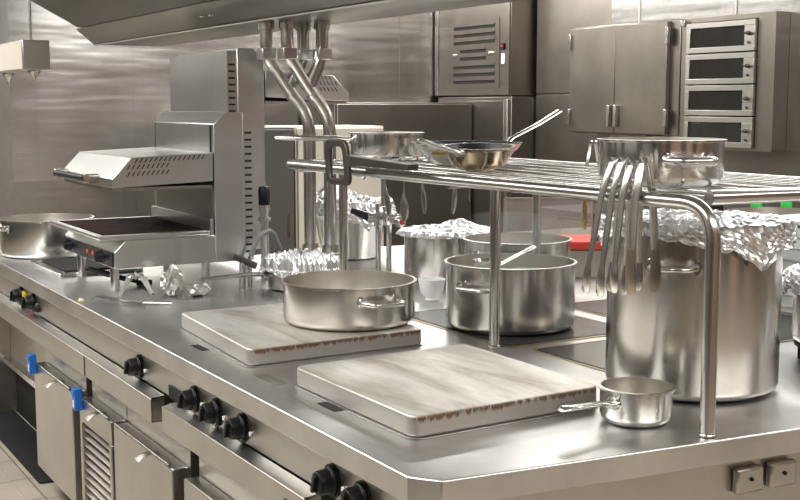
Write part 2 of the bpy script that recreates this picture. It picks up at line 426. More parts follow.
# fascia between the doors and the drip trays
one(MB().box((.055, .06, .6485), (.95, 3.22, .842)), 'island_body', 'body', 'plain steel body of the island behind the drip trays above the cabinet doors', 'panel')
t = thing('open_bay', 'open undercounter bay with a steel back at the far end of the island', 'bay', (0, 0, 0))
MB().box((.20, 3.25, .30), (.22, 4.5, .842)).build('back_panel', 'body', t)
MB().box((.16, 3.25, .27), (.62, 4.5, .30)).build('shelf_lip', 'bright', t, bevel=.003)
MB().box((.22, 3.25, .0), (.62, 4.5, .27)).build('plinth', 'blackmat', t)
MB().box((.05, 4.505, .0), (.62, 4.55, .842)).build('side_panel', 'body', t)
one(MB().prism(round_poly([(.025, 3.2), (.205, 3.2), (.205, 4.9), (.025, 4.9)], .02), 'z', .001, .010), 'floor_sheet', 'pad', 'thin black sheet on the floor under the open bay', 'mat')  # flat black sheet over the floor before the bay plinth
tag(one(MB().box((-.07, -1.0, .0005), (.018, 5.5, .004)), 'floor_channel', 'floor', 'pale strip set into the floor along the island front', 'floor strip'), None, None)
# end of the island
ep = thing('end_panel', 'flat steel panel closing the near end of the island', 'panel', (0, 0, 0))
MB().prism([(.06, .030), (2.2, -.060), (2.2, .0), (.06, .058)], 'z', .0, .842).build('panel', 'fascia', ep)
for i, (x, lab) in enumerate(((.782, 'left one of the two small steel switch boxes under the worktop end'), (.880, 'right one of the two small steel switch boxes under the worktop end'))):
    s = thing('switch_box', lab, 'switch', (x, .028 - .042*(x-.06), .745), -.042, 'switch boxes under the worktop end')
    MB().box((0, -.020, .008), (.078, 0, .066)).build('casing', 'body', s, bevel=.006)
    MB().lathe([(0, -.024), (.004, -.024), (.005, -.0202), (0, -.0202)], (.040, 0, .040), 14, axis='y').build('keyhole', 'black', s)

# ------------------------------------------------------------------ pots
def loop_handle(mb, R, z, w=.11, d=.045, r=.007, drop=0.0):
    pts = fillet([(R+.001, -w/2, z), (R+d, -w/2+.012, z+drop), (R+d, w/2-.012, z+drop), (R+.001, w/2, z)], .03, 6)
    mb.sweep(pts, r, 12)
    for y in (-w/2, w/2):
        mb.sweep([(R-.0005, y, z), (R+.006, y, z)], [(.012, .018), (.010, .016)], 14)
    return mb
def rotz(mb, a):
    c, s = math.cos(a), math.sin(a)
    mb.v = [(x*c - y*s, x*s + y*c, z) for x, y, z in mb.v]; return mb
def pot_body(R, H, t=.003, rim=.006, base=.004, foot=.003):
    return [(0, 0), (R-.012-foot, 0), (R-.010, .004), (R-.003, .010), (R, .020), (R, H-.004), (R+rim, H-.002), (R+rim, H+.002), (R-t+.001, H+.003), (R-t, H-.004), (R-t, .016), (R-t-.008, base+.002), (0, base+.002)]
def pot(name, label, loc, R, H, handles=(), mat='pot', cat='pot', group=None, hz=.72, hw=.11, hd=.045, hr=.007, rz=0):
    t = thing(name, label, cat, loc, rz, group)
    prof = pot_body(R, H)
    b = MB().lathe(prof[:8], seg=72).lathe(prof[7:], seg=72, mat=1)
    b.build('body', [mat, 'potin'], t, angle=50)
    for a in handles:
        rotz(loop_handle(MB(), R, H*hz, hw, hd, hr), math.radians(a)).build('handle', 'bright', t)
    return t
def long_handle(t, R, z, a, L, rise=.0, w=.012, th=.006, end=1.2, mat='bright', drop=.0):
    pts = [(R-.001, 0, z), (R+.02, 0, z+.002), (R+.05, 0, z+.006+rise*.15), (R+.05+(L-.05)*.5, 0, z+.008+rise*.55), (R+L-.01, 0, z+.01+rise), (R+L, 0, z+.008+rise)]
    rad = [(w*1.5, th*1.2), (w*1.0, th), (w*.8, th), (w, th), (w*end, th), (w*.7, th*.6)]
    mb = MB().sweep(pts, rad, 16)
    mb.sweep([(R-.0005, 0, z), (R+.004, 0, z)], [(.022, .014), (.018, .011)], 14)
    rotz(mb, math.radians(a)).build('handle', mat, t)

# left round pot on the burner
pot('casserole_pot', 'wide round two handled steel pot at the far left end of the worktop', (.252, 3.86, TOP+.001), .214, .172, (191, 11), hz=.78, hw=.12)
# braising pan on the far hot plate
pot('braising_pan', 'wide shallow steel braising pan on the far hot plate', (.537, 1.335, TOP+.0515), .199, .124, (270, 90), mat='potdull', hz=.68, hw=.125, hd=.05, hr=.009)
# front stockpot on the dark hob
pot('stockpot', 'open steel stockpot with a ladle in it, standing behind the shelf post', (1.058, 1.232, TOP+.006), .203, .204, (205, 25), mat='potdull', hz=.70, hw=.12)
one(MB().lathe([(0, 0), (.1985, 0), (.1985, .003), (0, .004)], seg=64), 'cooking_water', 'water', 'cloudy simmering water filling the open stockpot', 'water', (1.058, 1.232, TOP+.165))['kind'] = 'stuff'
# stockpot behind
t = pot('stockpot', 'open steel stockpot standing right behind the pot with the ladle', (1.515, 1.835, TOP+.001), .200, .198, (200, 20), mat='potdull', hz=.74, hw=.11)
# big pot
pot('large_stockpot', 'very tall wide steel stockpot covered with foil beside the bent shelf leg', (.985, .345, TOP+.006), .211, .400, (214, 34), mat='potdull', hz=.80, hw=.11, hd=.055)
# pot behind with foil
pot('stockpot', 'steel stockpot under a flat sheet of foil behind the chrome tap', (1.47, 2.265, TOP+.001), .172, .180, (20, 290), mat='potdull', hz=.75)
# tall tapered pot behind the pipes
t = thing('tapered_pot', 'steel bucket shaped pot under heaped foil behind the twin steel pipes', 'pot', (1.44, 3.05, TOP+.001))
MB().lathe([(0, 0), (.120, 0), (.128, .006), (.172, .235), (.177, .237), (.177, .242), (.168, .242), (.124, .010), (0, .010)], seg=64).build('body', 'pot', t)
rotz(loop_handle(MB(), .155, .17, .10, .04), math.radians(300)).build('handle', 'bright', t)
# right edge pot
pot('stockpot', 'steel stockpot with a foil cover at the right edge of the worktop', (1.565, .315, TOP+.056), .172, .175, (214, 34), mat='potdull', hz=.52)
t = thing('pot_stand', 'low dark metal stand under the foil covered pot at the right edge', 'stand', (1.565, .315, TOP+.001))
MB().lathe([(.12, .046), (.165, .046), (.165, .054), (.12, .054)], seg=40, close=True).build('ring', 'blackmat', t)
for k in range(4):
    a = k*PI/2 + .6
    MB().cyl((.145*math.cos(a), .145*math.sin(a), 0), (.145*math.cos(a), .145*math.sin(a), .046), .010, 12).build('leg', 'blackmat', t)
# pot with rim far right
t = pot('wide_pan', 'wide low steel pan behind the white crate with only its rim showing', (2.64, 1.58, TOP+.001), .21, .268, (190, 10))
# saucepan
t = pot('saucepan', 'small steel saucepan with a long side handle at the near end of the worktop', (.638, .150, TOP+.001), .080, .078, ())
long_handle(t, .080, .052, 190, .165, rise=.004, w=.013, th=.006, end=1.35)
# foil wrapped pan with long handle behind the braising pan
t = thing('handled_pan', 'steel pan with a flat handle under crumpled foil beside the salamander grill', 'pan', (.835, 2.30, TOP+.001))
MB().lathe([(0, 0), (.115, 0), (.128, .008), (.130, .075), (.135, .077), (.135, .080), (.126, .080), (.124, .012), (0, .010)], seg=56).build('body', 'potdull', t)
mb = MB().sweep([(.129, 0, .062), (.16, 0, .066), (.22, 0, .070), (.36, 0, .068), (.42, 0, .066)], [(.018, .010), (.013, .009), (.014, .009), (.014, .008), (.012, .005)], 12)
rotz(mb, math.radians(183)).build('handle', 'bright', t)

# ------------------------------------------------------------------ foil
def nz(p, s, seed=0): return noise.noise(Vector((p[0]*s + seed*7.3, p[1]*s - seed*3.1, p[2]*s + seed)))
def foil_cover(name, label, loc, R, skirt, seed, heap=.0, bump=.008, n=170, mat='foil', heap_at=(0, 0), shell=.011, group='foil covers on the pots'):
    """crumpled sheet over a pot mouth with a ragged skirt; loc is the rim centre."""
    r_ = random.Random(seed); vs = []; fs = []
    nr = 24; ns = 11
    for i in range(nr + ns):
        for k in range(n):
            a = 2*PI*k/n
            if i < nr:
                rr = (R + shell) * (.004 + .996*(i/(nr-1)))
                x, y = rr*math.cos(a), rr*math.sin(a)
                hx = heap*math.exp(-((x-heap_at[0])**2 + (y-heap_at[1])**2)/(R*R*.25))
                edge = min(1, (R+shell-rr)/(.25*R))
                z = .006 + hx*edge**.5 + bump*(abs(nz((x, y, 0), 20, seed))*1.3 + abs(nz((x, y, 1), 48, seed))*1.1 + abs(nz((x, y, 2), 95, seed))*.7) + r_.uniform(0, bump*.35)
                vs.append((x, y, z))
            else:
                q = (i-nr+1)/ns
                L = skirt(a) * (1 + .35*nz((math.cos(a)*2, math.sin(a)*2, 0), 2.2, seed+3)) 
                L *= (1 + .18*nz((math.cos(a), math.sin(a), 5), 9, seed))
                z = .006 - L*q
                cr = abs(nz((math.cos(a), math.sin(a), z*4), 9, seed))*.9 + abs(nz((math.cos(a), math.sin(a), z*6), 24, seed))*.8 + r_.uniform(0, .3)
                rr = R + shell + .014*cr*(.6+.8*q)
                vs.append((rr*math.cos(a), rr*math.sin(a), z + r_.uniform(-.002, .002)))
    for i in range(nr+ns-1):
        for k in range(n):
            l = (k+1) % n
            fs.append((i*n+k, i*n+l, (i+1)*n+l, (i+1)*n+k))
    mb = MB().add(vs, fs)
    o = mb.build(name, mat, None, loc, flat=True)
    return tag(o, label, 'foil', group)
def foil_lump(name, label, loc, size, seed, mat='foil', sub=3, rough=.35, group='crumpled foil pieces', rz=0):
    bm = bmesh.new(); bmesh.ops.create_icosphere(bm, subdivisions=sub, radius=1)
    for v in bm.verts:
        p = v.co.copy()
        k = 1 - rough*(abs(nz(p, 1.7, seed))*1.3 + abs(nz(p, 4.2, seed+2))*.8 + abs(nz(p, 9, seed+4))*.35)
        v.co = Vector((p.x*size[0]*k, p.y*size[1]*k, p.z*size[2]*k))
    zm = min(v.co.z for v in bm.verts)
    for v in bm.verts: v.co.z = max(v.co.z - zm - size[2]*.12, 0) 
    zm = min(v.co.z for v in bm.verts)
    me = bpy.data.meshes.new(name); bm.to_mesh(me); bm.free(); me.materials.append(M[mat]); me.shade_flat()
    o = bpy.data.objects.new(name, me); COL.objects.link(o); o.location = loc; o.rotation_euler = (0, 0, rz)
    return tag(o, label, 'foil', group)

def sk_big(a):
    d = math.degrees(a) % 360
    base = .038 + .014*math.sin(3*a+.7)
    base += .042*math.exp(-((d-268)/14)**2)
    base += .012*math.exp(-((d-300)/20)**2)
    return base
foil_cover('foil_cover', 'crinkled foil sheet over the very tall stockpot beside the shelf leg', (.985, .345, TOP+.411), .219, sk_big, 3, heap=.012, bump=.008)
foil_cover('foil_cover', 'flat bluish foil sheet over the pot behind the chrome tap', (1.47, 2.265, TOP+.1865), .180, lambda a: .012, 5, heap=.040, bump=.008, heap_at=(.03, -.04))
foil_cover('foil_cover', 'heaped foil over the bucket shaped pot behind the steel pipes', (1.44, 3.05, TOP+.2465), .182, lambda a: .05 + .05*math.exp(-((math.degrees(a)-268)/22)**2), 8, heap=.085, bump=.016, heap_at=(-.06, .03), shell=.013)
foil_cover('foil_cover', 'foil sheet over the low pot at the right edge of the worktop', (1.565, .315, TOP+.2375), .180, lambda a: .05+.02*math.sin(4*a), 12, heap=.02, bump=.012, shell=.013)
foil_cover('foil_cover', 'crumpled foil over the long handled pan beside the salamander grill', (.835, 2.30, TOP+.0845), .137, lambda a: .03+.02*math.sin(3*a+1), 15, heap=.02, bump=.028, shell=.014)
r_ = random.Random(4)
pth = fillet([(0, 0, .012), (.035, -.012, .085), (.075, -.02, .082), (.105, -.05, .018)], .03, 6)
mb = MB().sweep(pth, [(r_.uniform(.024, .038), r_.uniform(.007, .014)) for _ in pth], 14)
mb.v = [(x + r_.uniform(-.003, .003), y + r_.uniform(-.003, .003), max(.0, z + r_.uniform(-.003, .003))) for x, y, z in mb.v]
o = mb.build('foil_scrap', 'foilw', None, (.15, 2.385, TOP+.001), flat=True)
tag(o, 'twisted folded strip of used foil standing up, leftmost of the scraps', 'foil', 'crumpled foil pieces')
foil_lump('foil_scrap', 'tall crumpled ball of foil between the other two scraps', (.335, 2.355, TOP+.001), (.050, .045, .078), 5, 'foilw', rough=.5)
foil_lump('foil_scrap', 'low smooth crumpled foil pad nearest the far hot plate', (.425, 2.32, TOP+.001), (.055, .04, .030), 9, 'foilw', rough=.3, rz=.4)

# thin steam over the simmering pot
m = bpy.data.materials.new('steam'); m.use_nodes = True; nt = m.node_tree; nt.nodes.remove(nt.nodes['Principled BSDF'])
vo = nt.nodes.new('ShaderNodeVolumePrincipled'); tc = nt.nodes.new('ShaderNodeTexCoord'); nn = nt.nodes.new('ShaderNodeTexNoise'); nn.inputs['Scale'].default_value = 6; nn.inputs['Detail'].default_value = 3
nt.links.new(tc.outputs['Object'], nn.inputs['Vector']); cr = ramp(nt, nn.outputs['Fac'], [(.42, 0.0), (.75, 1.0)])
mu = nt.nodes.new('ShaderNodeMath'); mu.operation = 'MULTIPLY'; mu.inputs[1].default_value = 4.0
nt.links.new(cr.outputs[0], mu.inputs[0]); nt.links.new(mu.outputs[0], vo.inputs['Density']); vo.inputs['Color'].default_value = (1, 1, 1, 1)
nt.links.new(vo.outputs[0], nt.nodes['Material Output'].inputs['Volume']); M['steam'] = m
o = MB().lathe([(0, 0), (.14, 0), (.165, .03), (.155, .07), (.14, .105), (0, .115)], seg=32).build('steam', 'steam', None, (1.07, 1.24, TOP+.25))
tag(o, 'thin wisps of steam rising from the open stockpot with the ladle', 'steam', None, 'stuff')

# ------------------------------------------------------------------ small things on the worktop
t = thing('scraper', 'thin flat steel scraper with a hooked end lying before the foil scraps', 'scraper', (.045, 2.36, TOP+.001), -.75)
MB().sweep([(0, 0, .012), (.008, 0, .020), (.03, 0, .022), (.10, 0, .012), (.20, 0, .006)], [(.022, .002)]*5, 12).build('blade', 'bright', t)
MB().sweep([(.195, 0, .008), (.26, 0, .010), (.30, .0, .009)], [(.010, .005), (.009, .005), (.006, .004)], 12).build('handle', 'bright', t)
t = thing('brush', 'black handled brush lying under the salamander grill behind the foil scraps', 'brush', (.22, 2.71, TOP+.001), -.35)
MB().sweep([(-.09, .0, .070), (-.04, 0, .055), (.04, 0, .030), (.10, 0, .016)], [(.012, .010), (.014, .012), (.012, .010), (.010, .009)], 14).build('handle', 'black', t)
MB().box((.09, -.02, .001), (.15, .02, .020)).build('bristle_head', 'blackmat', t, bevel=.006)
one(MB().lathe([(0, 0), (.010, .001), (.012, .006), (.006, .012), (0, .013)], seg=14), 'food_scrap', 'crumb', 'tiny yellow food crumb on the worktop left of the scraper', 'crumb', (.012, 2.40, TOP+.0008))
t = thing('burner_tray', 'low square burner tray with a dark centre before the left round pot', 'burner', (.10, 3.06, TOP+.0008))
MB().prism(round_poly([(0, 0), (.36, 0), (.36, .50), (0, .50)], .015), 'z', 0, .014).build('frame', 'bright', t, bevel=.003)
MB().box((.04, .05, .0145), (.32, .45, .020)).build('dark_plate', 'blackmat', t, bevel=.002)
# white cup
t = thing('bowl', 'small white bowl on a foot between the braising pan and the stockpot', 'bowl', (1.115, 1.80, TOP+.001))
MB().lathe([(0, 0), (.022, 0), (.024, .004), (.022, .010), (.040, .030), (.050, .078), (.047, .078), (.037, .033), (0, .016)], seg=40).build('body', 'white', t)
# tap column
t = thing('tap', 'chrome pot filler tap column with a red dot lever between the foil covered pots', 'tap', (1.248, 2.392, TOP+.001))
MB().lathe([(0, 0), (.035, 0), (.035, .008), (.022, .014), (0, .014)], seg=28).build('base', 'bright', t)
for dx, dy in ((-.018, .012), (.018, -.012)): MB().cyl((dx, dy, .012), (dx, dy, .30), .011, 16).build('pipe', 'bright', t)
MB().sweep([(-.055, .03, .245), (.06, -.035, .238)], .020, 18).lathe([(0, .215), (.026, .215), (.03, .23), (.03, .27), (.02, .29), (0, .295)], seg=24).build('valve_body', 'bright', t)
MB().sweep([(-.050, .03, .247), (-.115, .065, .275)], [(.018, .018), (.014, .012)], 16).build('lever', 'navy', t)
k = MB().lathe([(0, -.03), (.016, -.03), (.022, -.02), (.022, 0), (0, 0)], (.045, -.045, .232), 20, axis='y').build('knob', 'bright', t)
MB().lathe([(0, -.034), (.012, -.034), (.013, -.0305), (0, -.0305)], (.045, -.045, .232), 18, axis='y').build('red_dot', 'redbut', k)
MB().sweep(fillet([(0, 0, .29), (0.0, 0, .41), (-.03, .03, .45), (-.06, .06, .40)], .05), .010, 14).build('spout', 'bright', t)
# stand pipe with hose
t = thing('standpipe', 'short steel standpipe with an elbow and a grey hose beside the salamander grill', 'pipe', (.635, 2.405, TOP+.001))
MB().cyl((0, 0, 0), (0, 0, .10), .012, 16).cyl((.04, .02, 0), (.04, .02, .12), .009, 14).build('pipe', 'rail', t)
MB().sweep([(-.03, .008, .125), (.05, -.02, .085)], .013, 14).build('elbow', 'tool', t)
MB().sweep(fillet([(.045, .020, .12), (.07, .02, .19), (.15, .06, .22), (.20, .09, .13)], .06, 8), .010, 12).build('hose', 'hose', t)
t = thing('upright_pipe', 'thin upright steel pipe with a dark blue cap beside the salamander vents', 'pipe', (.815, 2.60, TOP+.001))
MB().cyl((0, 0, 0), (0, 0, .285), .017, 16).lathe([(.0, .235), (.026, .235), (.026, .25), (0, .25)], seg=18).lathe([(0, .275), (.022, .275), (.022, .30), (0, .30)], seg=18).build('pipe', 'bright', t)
MB().lathe([(0, .3005), (.023, .3005), (.024, .36), (.018, .375), (0, .378)], seg=18).build('cap', 'navy', t)
# ------------------------------------------------------------------ ladle in front pot
t = thing('ladle', 'steel ladle leaning on the rim inside the open stockpot', 'ladle', (1.058, 1.232, TOP))
MB().sweep([(-.02, .06, .185), (.06, .085, .205), (.175, .115, .235)], [(.008, .003), (.009, .003), (.011, .0035)], 12).build('handle', 'bright', t)
MB().lathe([(0, -.04), (.028, -.034), (.044, -.012), (.046, 0), (.043, 0), (.026, -.030), (0, -.036)], (-.055, .05, .213), 28).build('bowl', 'bright', t)

# ------------------------------------------------------------------ salamander grills
def salamander(label, loc, lift, hlift, mirror=False):
    t = thing('salamander_grill', label, 'grill', loc)
    sx = -1 if mirror else 1
    W = .70
    def fin(mb):
        if mirror: mb.v = [(-x, y, z) for x, y, z in mb.v]
        return mb
    for (x, y) in (((.035, .12), (.035, .58), (.40, .12), (.40, .58)) if not mirror else ((.44, .12), (.44, .58))):
        fin(MB().cyl((x, y, 0), (x, y, .099), .017, 18)).build('leg', 'bright', t)
    if not mirror:
        fin(MB().prism([(0, .10), (.395, .10), (.395, .205), (.045, .205), (0, .160)], 'y', 0, W)).build('base', 'sal', t, bevel=.003)
        p = fin(MB().box((-.004, .012, .104), (-.0005, W-.012, .158))).build('control_panel', 'navy', t)
        for y in (.15, .60):
            fin(MB().lathe([(0, -.026), (.018, -.024), (.022, -.006), (.024, 0), (0, 0)], (-.0045, y, .131), 20, axis='x')).build('knob', 'black', p)
        for y in (.26, .335): fin(MB().lathe([(0, -.004), (.008, -.004), (.008, 0), (0, 0)], (-.0045, y, .133), 12, axis='x')).build('indicator_light', 'amber', p)
        tr = fin(MB().box((-.055, -.006, .2055), (.372, W+.006, .212)).box((-.055, -.006, .212), (.372, .028, .2235)).box((-.055, W-.028, .212), (.372, W+.006, .2235)).box((-.055, .028, .212), (-.030, W-.028, .2235))).build('tray', 'sal', t, bevel=.002)
        g = MB().box((-.029, .029, .2125), (.368, W-.029, .222))
        for i in range(22): g.box((-.029, .034 + i*.029, .222), (.368, .046 + i*.029, .2255))
        fin(g).build('grill_plate', 'plate', tr, bevel=.001)
        MB().box((.376, .0, .2055), (.389, W, .268)).build('rear_guard', 'sal', t, bevel=.002)
    # column
    z1 = .672 + lift
    fin(MB().prism([(.395, .099), (.515, .099), (.515, z1), (.445, z1), (.395, z1-.045)], 'y', 0, W)).build('column', 'sal', t, bevel=.003)
    fin(MB().box((.3925, .03, .21), (.3945, W-.03, .38+hlift))).build('back_plate', 'saldark', t)
    c = MB().box((.391, .035, z1-.155), (.3945, W-.035, z1-.055))
    c.box((.392, .024, z1-.17), (.3946, .034, z1-.05), 1).box((.392, W-.034, z1-.17), (.3946, W-.024, z1-.05), 1)
    fin(c).build('cover_plate', ['sal', 'dark'], t)
    v = MB().box((.516, .006, .10), (.556, W, z1-.012))
    n = int((z1-.16)/.027)
    for i in range(n): v.box((.523, .0045, .13+i*.027), (.551, .0058, .138+i*.027), 1)
    fin(v).build('vent_strip', ['sal', 'dark'], t)
    # heating hood, slides on the column
    hz = hlift
    hd = MB().prism([(0, .397+hz), (.39, .412+hz), (.39, .520+hz), (.075, .507+hz), (0, .43+hz)], 'y', 0, W)
    for r_i, (xa, xb, zc) in enumerate(((.085, .365, .496), (.055, .235, .473), (.055, .235, .448))):
        k = int((xb-xa)/.0185)
        for i in range(k):
            x = xa + i*.0185; z = zc + hz + (x-.085)*.035
            hd.add([(x, -.0012, z-.008), (x+.004, -.0012, z-.009), (x+.015, -.0012, z+.008), (x+.011, -.0012, z+.009)], [(0, 1, 2, 3)], 1)
    h = fin(hd).build('heating_hood', ['sal', 'dark'], t, bevel=.002)
    fin(MB().box((.006, .01, .385+hz), (.388, W-.01, .397+hz))).build('element_frame', 'saldark', h)
    fin(MB().sweep([(-.045, .20, .425+hz), (-.045, .62, .425+hz)], .013, 16)).build('handle', 'black', h)
    for qa, qb in ((.17, .21), (.60, .63)): fin(MB().box((-.055, qa, .408+hz), (.0, qb, .442+hz))).build('handle_bracket', 'bright', h, bevel=.003)
    return t
salamander('steel salamander grill with a dark burnt plate, on the left of the worktop', (.155, 2.462, TOP+.001), 0, 0)
salamander('taller steel salamander grill standing back to back behind the first one', (1.300, 2.79, TOP+.001), .258, .318, True)

# ------------------------------------------------------------------ twin forked pipes rising into the hood
def fpipe(label, y, a, b, fb):
    base = (a[-1][0], y, TOP+.001); o = Vector(base); r = .0255
    t = thing('service_pipe', label, 'pipe', base, 0, 'forked steel pipes rising into the hood')
    pa = [Vector((x, y, z))-o for x, z in a]; pb = [Vector((x, y + (fb if i < len(b)-1 else 0), z))-o for i, (x, z) in enumerate(b)]
    MB().sweep(fillet(pa, .09, 8), r, 22).build('main_pipe', 'rail', t)
    MB().sweep(fillet(pb, .09, 8), r, 22).build('branch_pipe', 'rail', t)
    for q in (pa[0], pb[0]):
        MB().box((q.x-.030, q.y-.031, 1.782-o.z), (q.x+.030, q.y+.031, 1.825-o.z)).build('clamp', 'sal', t, bevel=.003)
        MB().lathe([(.0262, 1.90-o.z), (.033, 1.90-o.z), (.033, 1.934-o.z), (.0262, 1.934-o.z)], (q.x, q.y, 0), 22, close=True).build('upper_collar', 'rail', t)
    for k, f in ((2, .10), (3, .0)):
        d = (pa[k]-pa[k-1]).normalized() if f else (pa[3]-pa[2]).normalized()
        p = pa[k] + d*.035 if f else pa[3] + Vector((0, 0, -.075))
        dd = d if f else Vector((0, 0, 1))
        MB().sweep([p - dd*.009, p + dd*.009], .0285, 22).build('joint_ring', 'rail', t)
    MB().prism(round_poly([(-.039, -.039), (.039, -.039), (.039, .039), (-.039, .039)], .008), 'z', 0, .095).build('foot_box', 'body', t, bevel=.003)
    MB().lathe([(.026, .0955), (.036, .0955), (.033, .125), (.026, .125)], seg=22, close=True).build('foot_collar', 'rail', t)
fpipe('left one of the two forked steel pipes rising from the worktop into the hood', 2.655, [(.857, 1.934), (.855, 1.80), (.950, 1.668), (1.045, 1.550), (1.045, .99)], [(1.021, 1.934), (1.020, 1.78), (.952, 1.672)], .0)
fpipe('right one of the two forked steel pipes, nearer the shelf with the pans', 2.572, [(.911, 1.934), (.909, 1.805), (1.003, 1.668), (1.097, 1.550), (1.097, .99)], [(1.066, 1.934), (1.065, 1.795), (1.005, 1.675)], .0)

# ------------------------------------------------------------------ exhaust hood
t = thing('exhaust_hood', 'long dark steel exhaust hood with a bright lower lip above the island', 'hood', (0, 0, 0))
Y0, Y1 = -.6, 4.75
def hoodpoly(pts, y0, y1, mat, name, dy=None, par=t, bevel=0):
    mb = MB().prism(pts, 'y', y0, y1)
    if dy:
        n = len(pts)
        mb.v = [(x, y + (dy(x, z) if i >= n else 0), z) for i, (x, y, z) in enumerate(mb.v)]
    return mb.build(name, mat, par, bevel=bevel)
def slant(x, z): return .20*max(0, 1-(z-1.93)/.09) if z < 2.03 else 0
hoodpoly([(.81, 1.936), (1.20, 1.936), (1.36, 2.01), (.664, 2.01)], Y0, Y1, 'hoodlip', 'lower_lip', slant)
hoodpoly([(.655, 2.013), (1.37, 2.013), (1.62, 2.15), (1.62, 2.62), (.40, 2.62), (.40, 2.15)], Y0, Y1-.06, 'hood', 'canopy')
mb = MB()
for y in (.9, 2.1, 3.3): mb.box((.40, y-.004, 2.2), (.3985, y+.004, 2.6))
mb.build('panel_seam', 'dark', t)
MB().box((.85, Y0+.1, 2.62), (1.25, Y1-.4, 2.999)).build('duct', 'hood', t)
MB().prism([(.806, 1.930), (.822, 1.930), (.812, 1.9355), (.806, 1.9355)], 'y', Y0, Y1+.19).build('lip_edge', 'oven', t)  # brighter strip standing in for the light caught on the lip edge
for y in (3.05, 2.95, 1.7): MB().lathe([(0, -.008), (.012, -.006), (.014, 0), (0, 0)], (.735, y, 1.9735), 12).build('bolt', 'rail', t)

# hanging heat lamp bar
t = thing('heat_lamp_bar', 'pale hanging heat lamp bar with small nozzles at the upper left', 'lamp', (.202, 4.0, 1.765))
MB().box((0, 0, 0), (.128, 1.5, .14)).build('housing', 'sal', t, bevel=.004)
MB().box((-.002, .012, .006), (-.0005, 1.49, .134)).build('side_panel', 'cream', t)
for y in (.06, .62, 1.18):
    MB().lathe([(.030, -.001), (.030, -.008), (.010, -.035), (.006, -.055), (0, -.055)], (.065, y, 0), 20).build('nozzle', 'bright', t)
for y in (.10, 1.3): MB().cyl((.064, y, .14), (.064, y, 1.233), .006, 10).build('hanger_rod', 'rail', t)

# ------------------------------------------------------------------ tubular shelf over the worktop
t = thing('pan_rack', 'tubular steel rack with parallel rods standing over the worktop, holding pans', 'shelf', (0, 0, 0))
ZR = 1.394
MB().sweep(fillet([(.70, 1.995, ZR), (.645, 1.995, ZR), (.668, .30, ZR), (.685, -.022, ZR), (.6855, -.022, TOP+.0014)], .085, 10), .0165, 20).build('front_rail', 'rail', t)
MB().sweep(fillet([(.72, .028, 1.404), (1.425, -.03, 1.404), (1.425, -.03, TOP+.0014)], .085, 10), .0165, 20).build('end_rail', 'rail', t)
MB().sweep([(1.40, .02, ZR), (1.405, 1.995, ZR)], .0165, 18).build('back_rail', 'rail', t)
MB().sweep([(.66, 1.995, ZR-.001), (1.42, 1.995, ZR-.001)], .014, 16).build('cross_bar', 'rail', t)
for y in (.975, 1.93): MB().sweep([(.66, y, ZR-.016), (1.41, y, ZR-.016)], .010, 14).build('cross_bar', 'rail', t)
RX = [.742 + i*.0995 for i in range(7)]
for x in RX:
    MB().sweep([(x, .03, 1.4040), (x, 1.995, 1.4040)], .0060, 12).build('rod', 'rail', t)
for x, y in ((.826, .981), (.826, 1.93), (1.40, .94), (1.40, 1.56)):
    p = MB().cyl((x, y, TOP+.001), (x, y, ZR-.02), .0155, 20).build('post', 'rail', t)
    MB().lathe([(.0158, .001), (.019, .001), (.019, .008), (.0158, .010)], (x, y, TOP), 20, close=True).build('collar', 'rail', p)
MB().lathe([(.017, .0012), (.020, .0012), (.019, .006), (.017, .008)], (.6855, -.022, TOP), 20, close=True).build('collar', 'rail', t)

ZS = 1.4112
# pot on the rack
t = pot('casserole_pot', 'wide steel casserole pot standing on the near end of the rack', (.893, .372, ZS), .150, .105, (253, 73), hz=.58, hw=.11, hd=.05, hr=.0115)
# saute pan
t = pot('saute_pan', 'straight sided steel pan with a long flat handle on the far end of the rack', (.950, 1.835, ZS), .127, .092, ())
long_handle(t, .127, .066, 150, .265, rise=.0, w=.013, th=.010)
# large frying pan
def frying(name, label, loc, R, r, H, outer, ang, L, rise, hmat='bright', inn='nonstick', w=.013):
    t = thing(name, label, 'frying pan', loc, 0, 'frying pans on the rack')
    MB().lathe([(0, 0), (r-.004, 0), (r, .003), (r+(R-r)*.45, H*.38), (R-.006, H*.85), (R, H), (R+.003, H+.001), (R+.003, H+.003), (R-.003, H+.003)], seg=64).build('body', outer, t, angle=60)
    MB().lathe([(R-.003, H+.003), (R-.009, H*.85), (r+(R-r)*.45-.003, H*.38+.002), (r-.002, .006), (0, .006)], seg=64).build('cooking_surface', inn, t, angle=60)
    long_handle(t, R-.004, H*.86, ang, L, rise=rise, w=w, th=.006, mat=hmat)
    return t
frying('frying_pan', 'small frying pan with burnt golden sides at the front of the rack', (.868, 1.135, ZS), .105, .074, .060, 'brass', 204, .205, .040, 'rail')
t_small = [o for o in COL.objects if o.get('label', '').startswith('small frying pan with burnt')][0]
t_small.rotation_euler = Matrix.Rotation(math.radians(3.5), 3, Vector((.866, -.5, 0))).to_euler(); t_small.location.z += .0048
t = frying('frying_pan', 'larger steel frying pan with its handle raised to the right, behind the golden one', (1.02, 1.432, ZS), .178, .115, .066, 'potdull', 14, .31, .10)
rotz(MB().box((.150, -.03, .030), (.158, .03, .052), 0), math.radians(205)).build('rivet_plate', 'gold', t, bevel=.002)

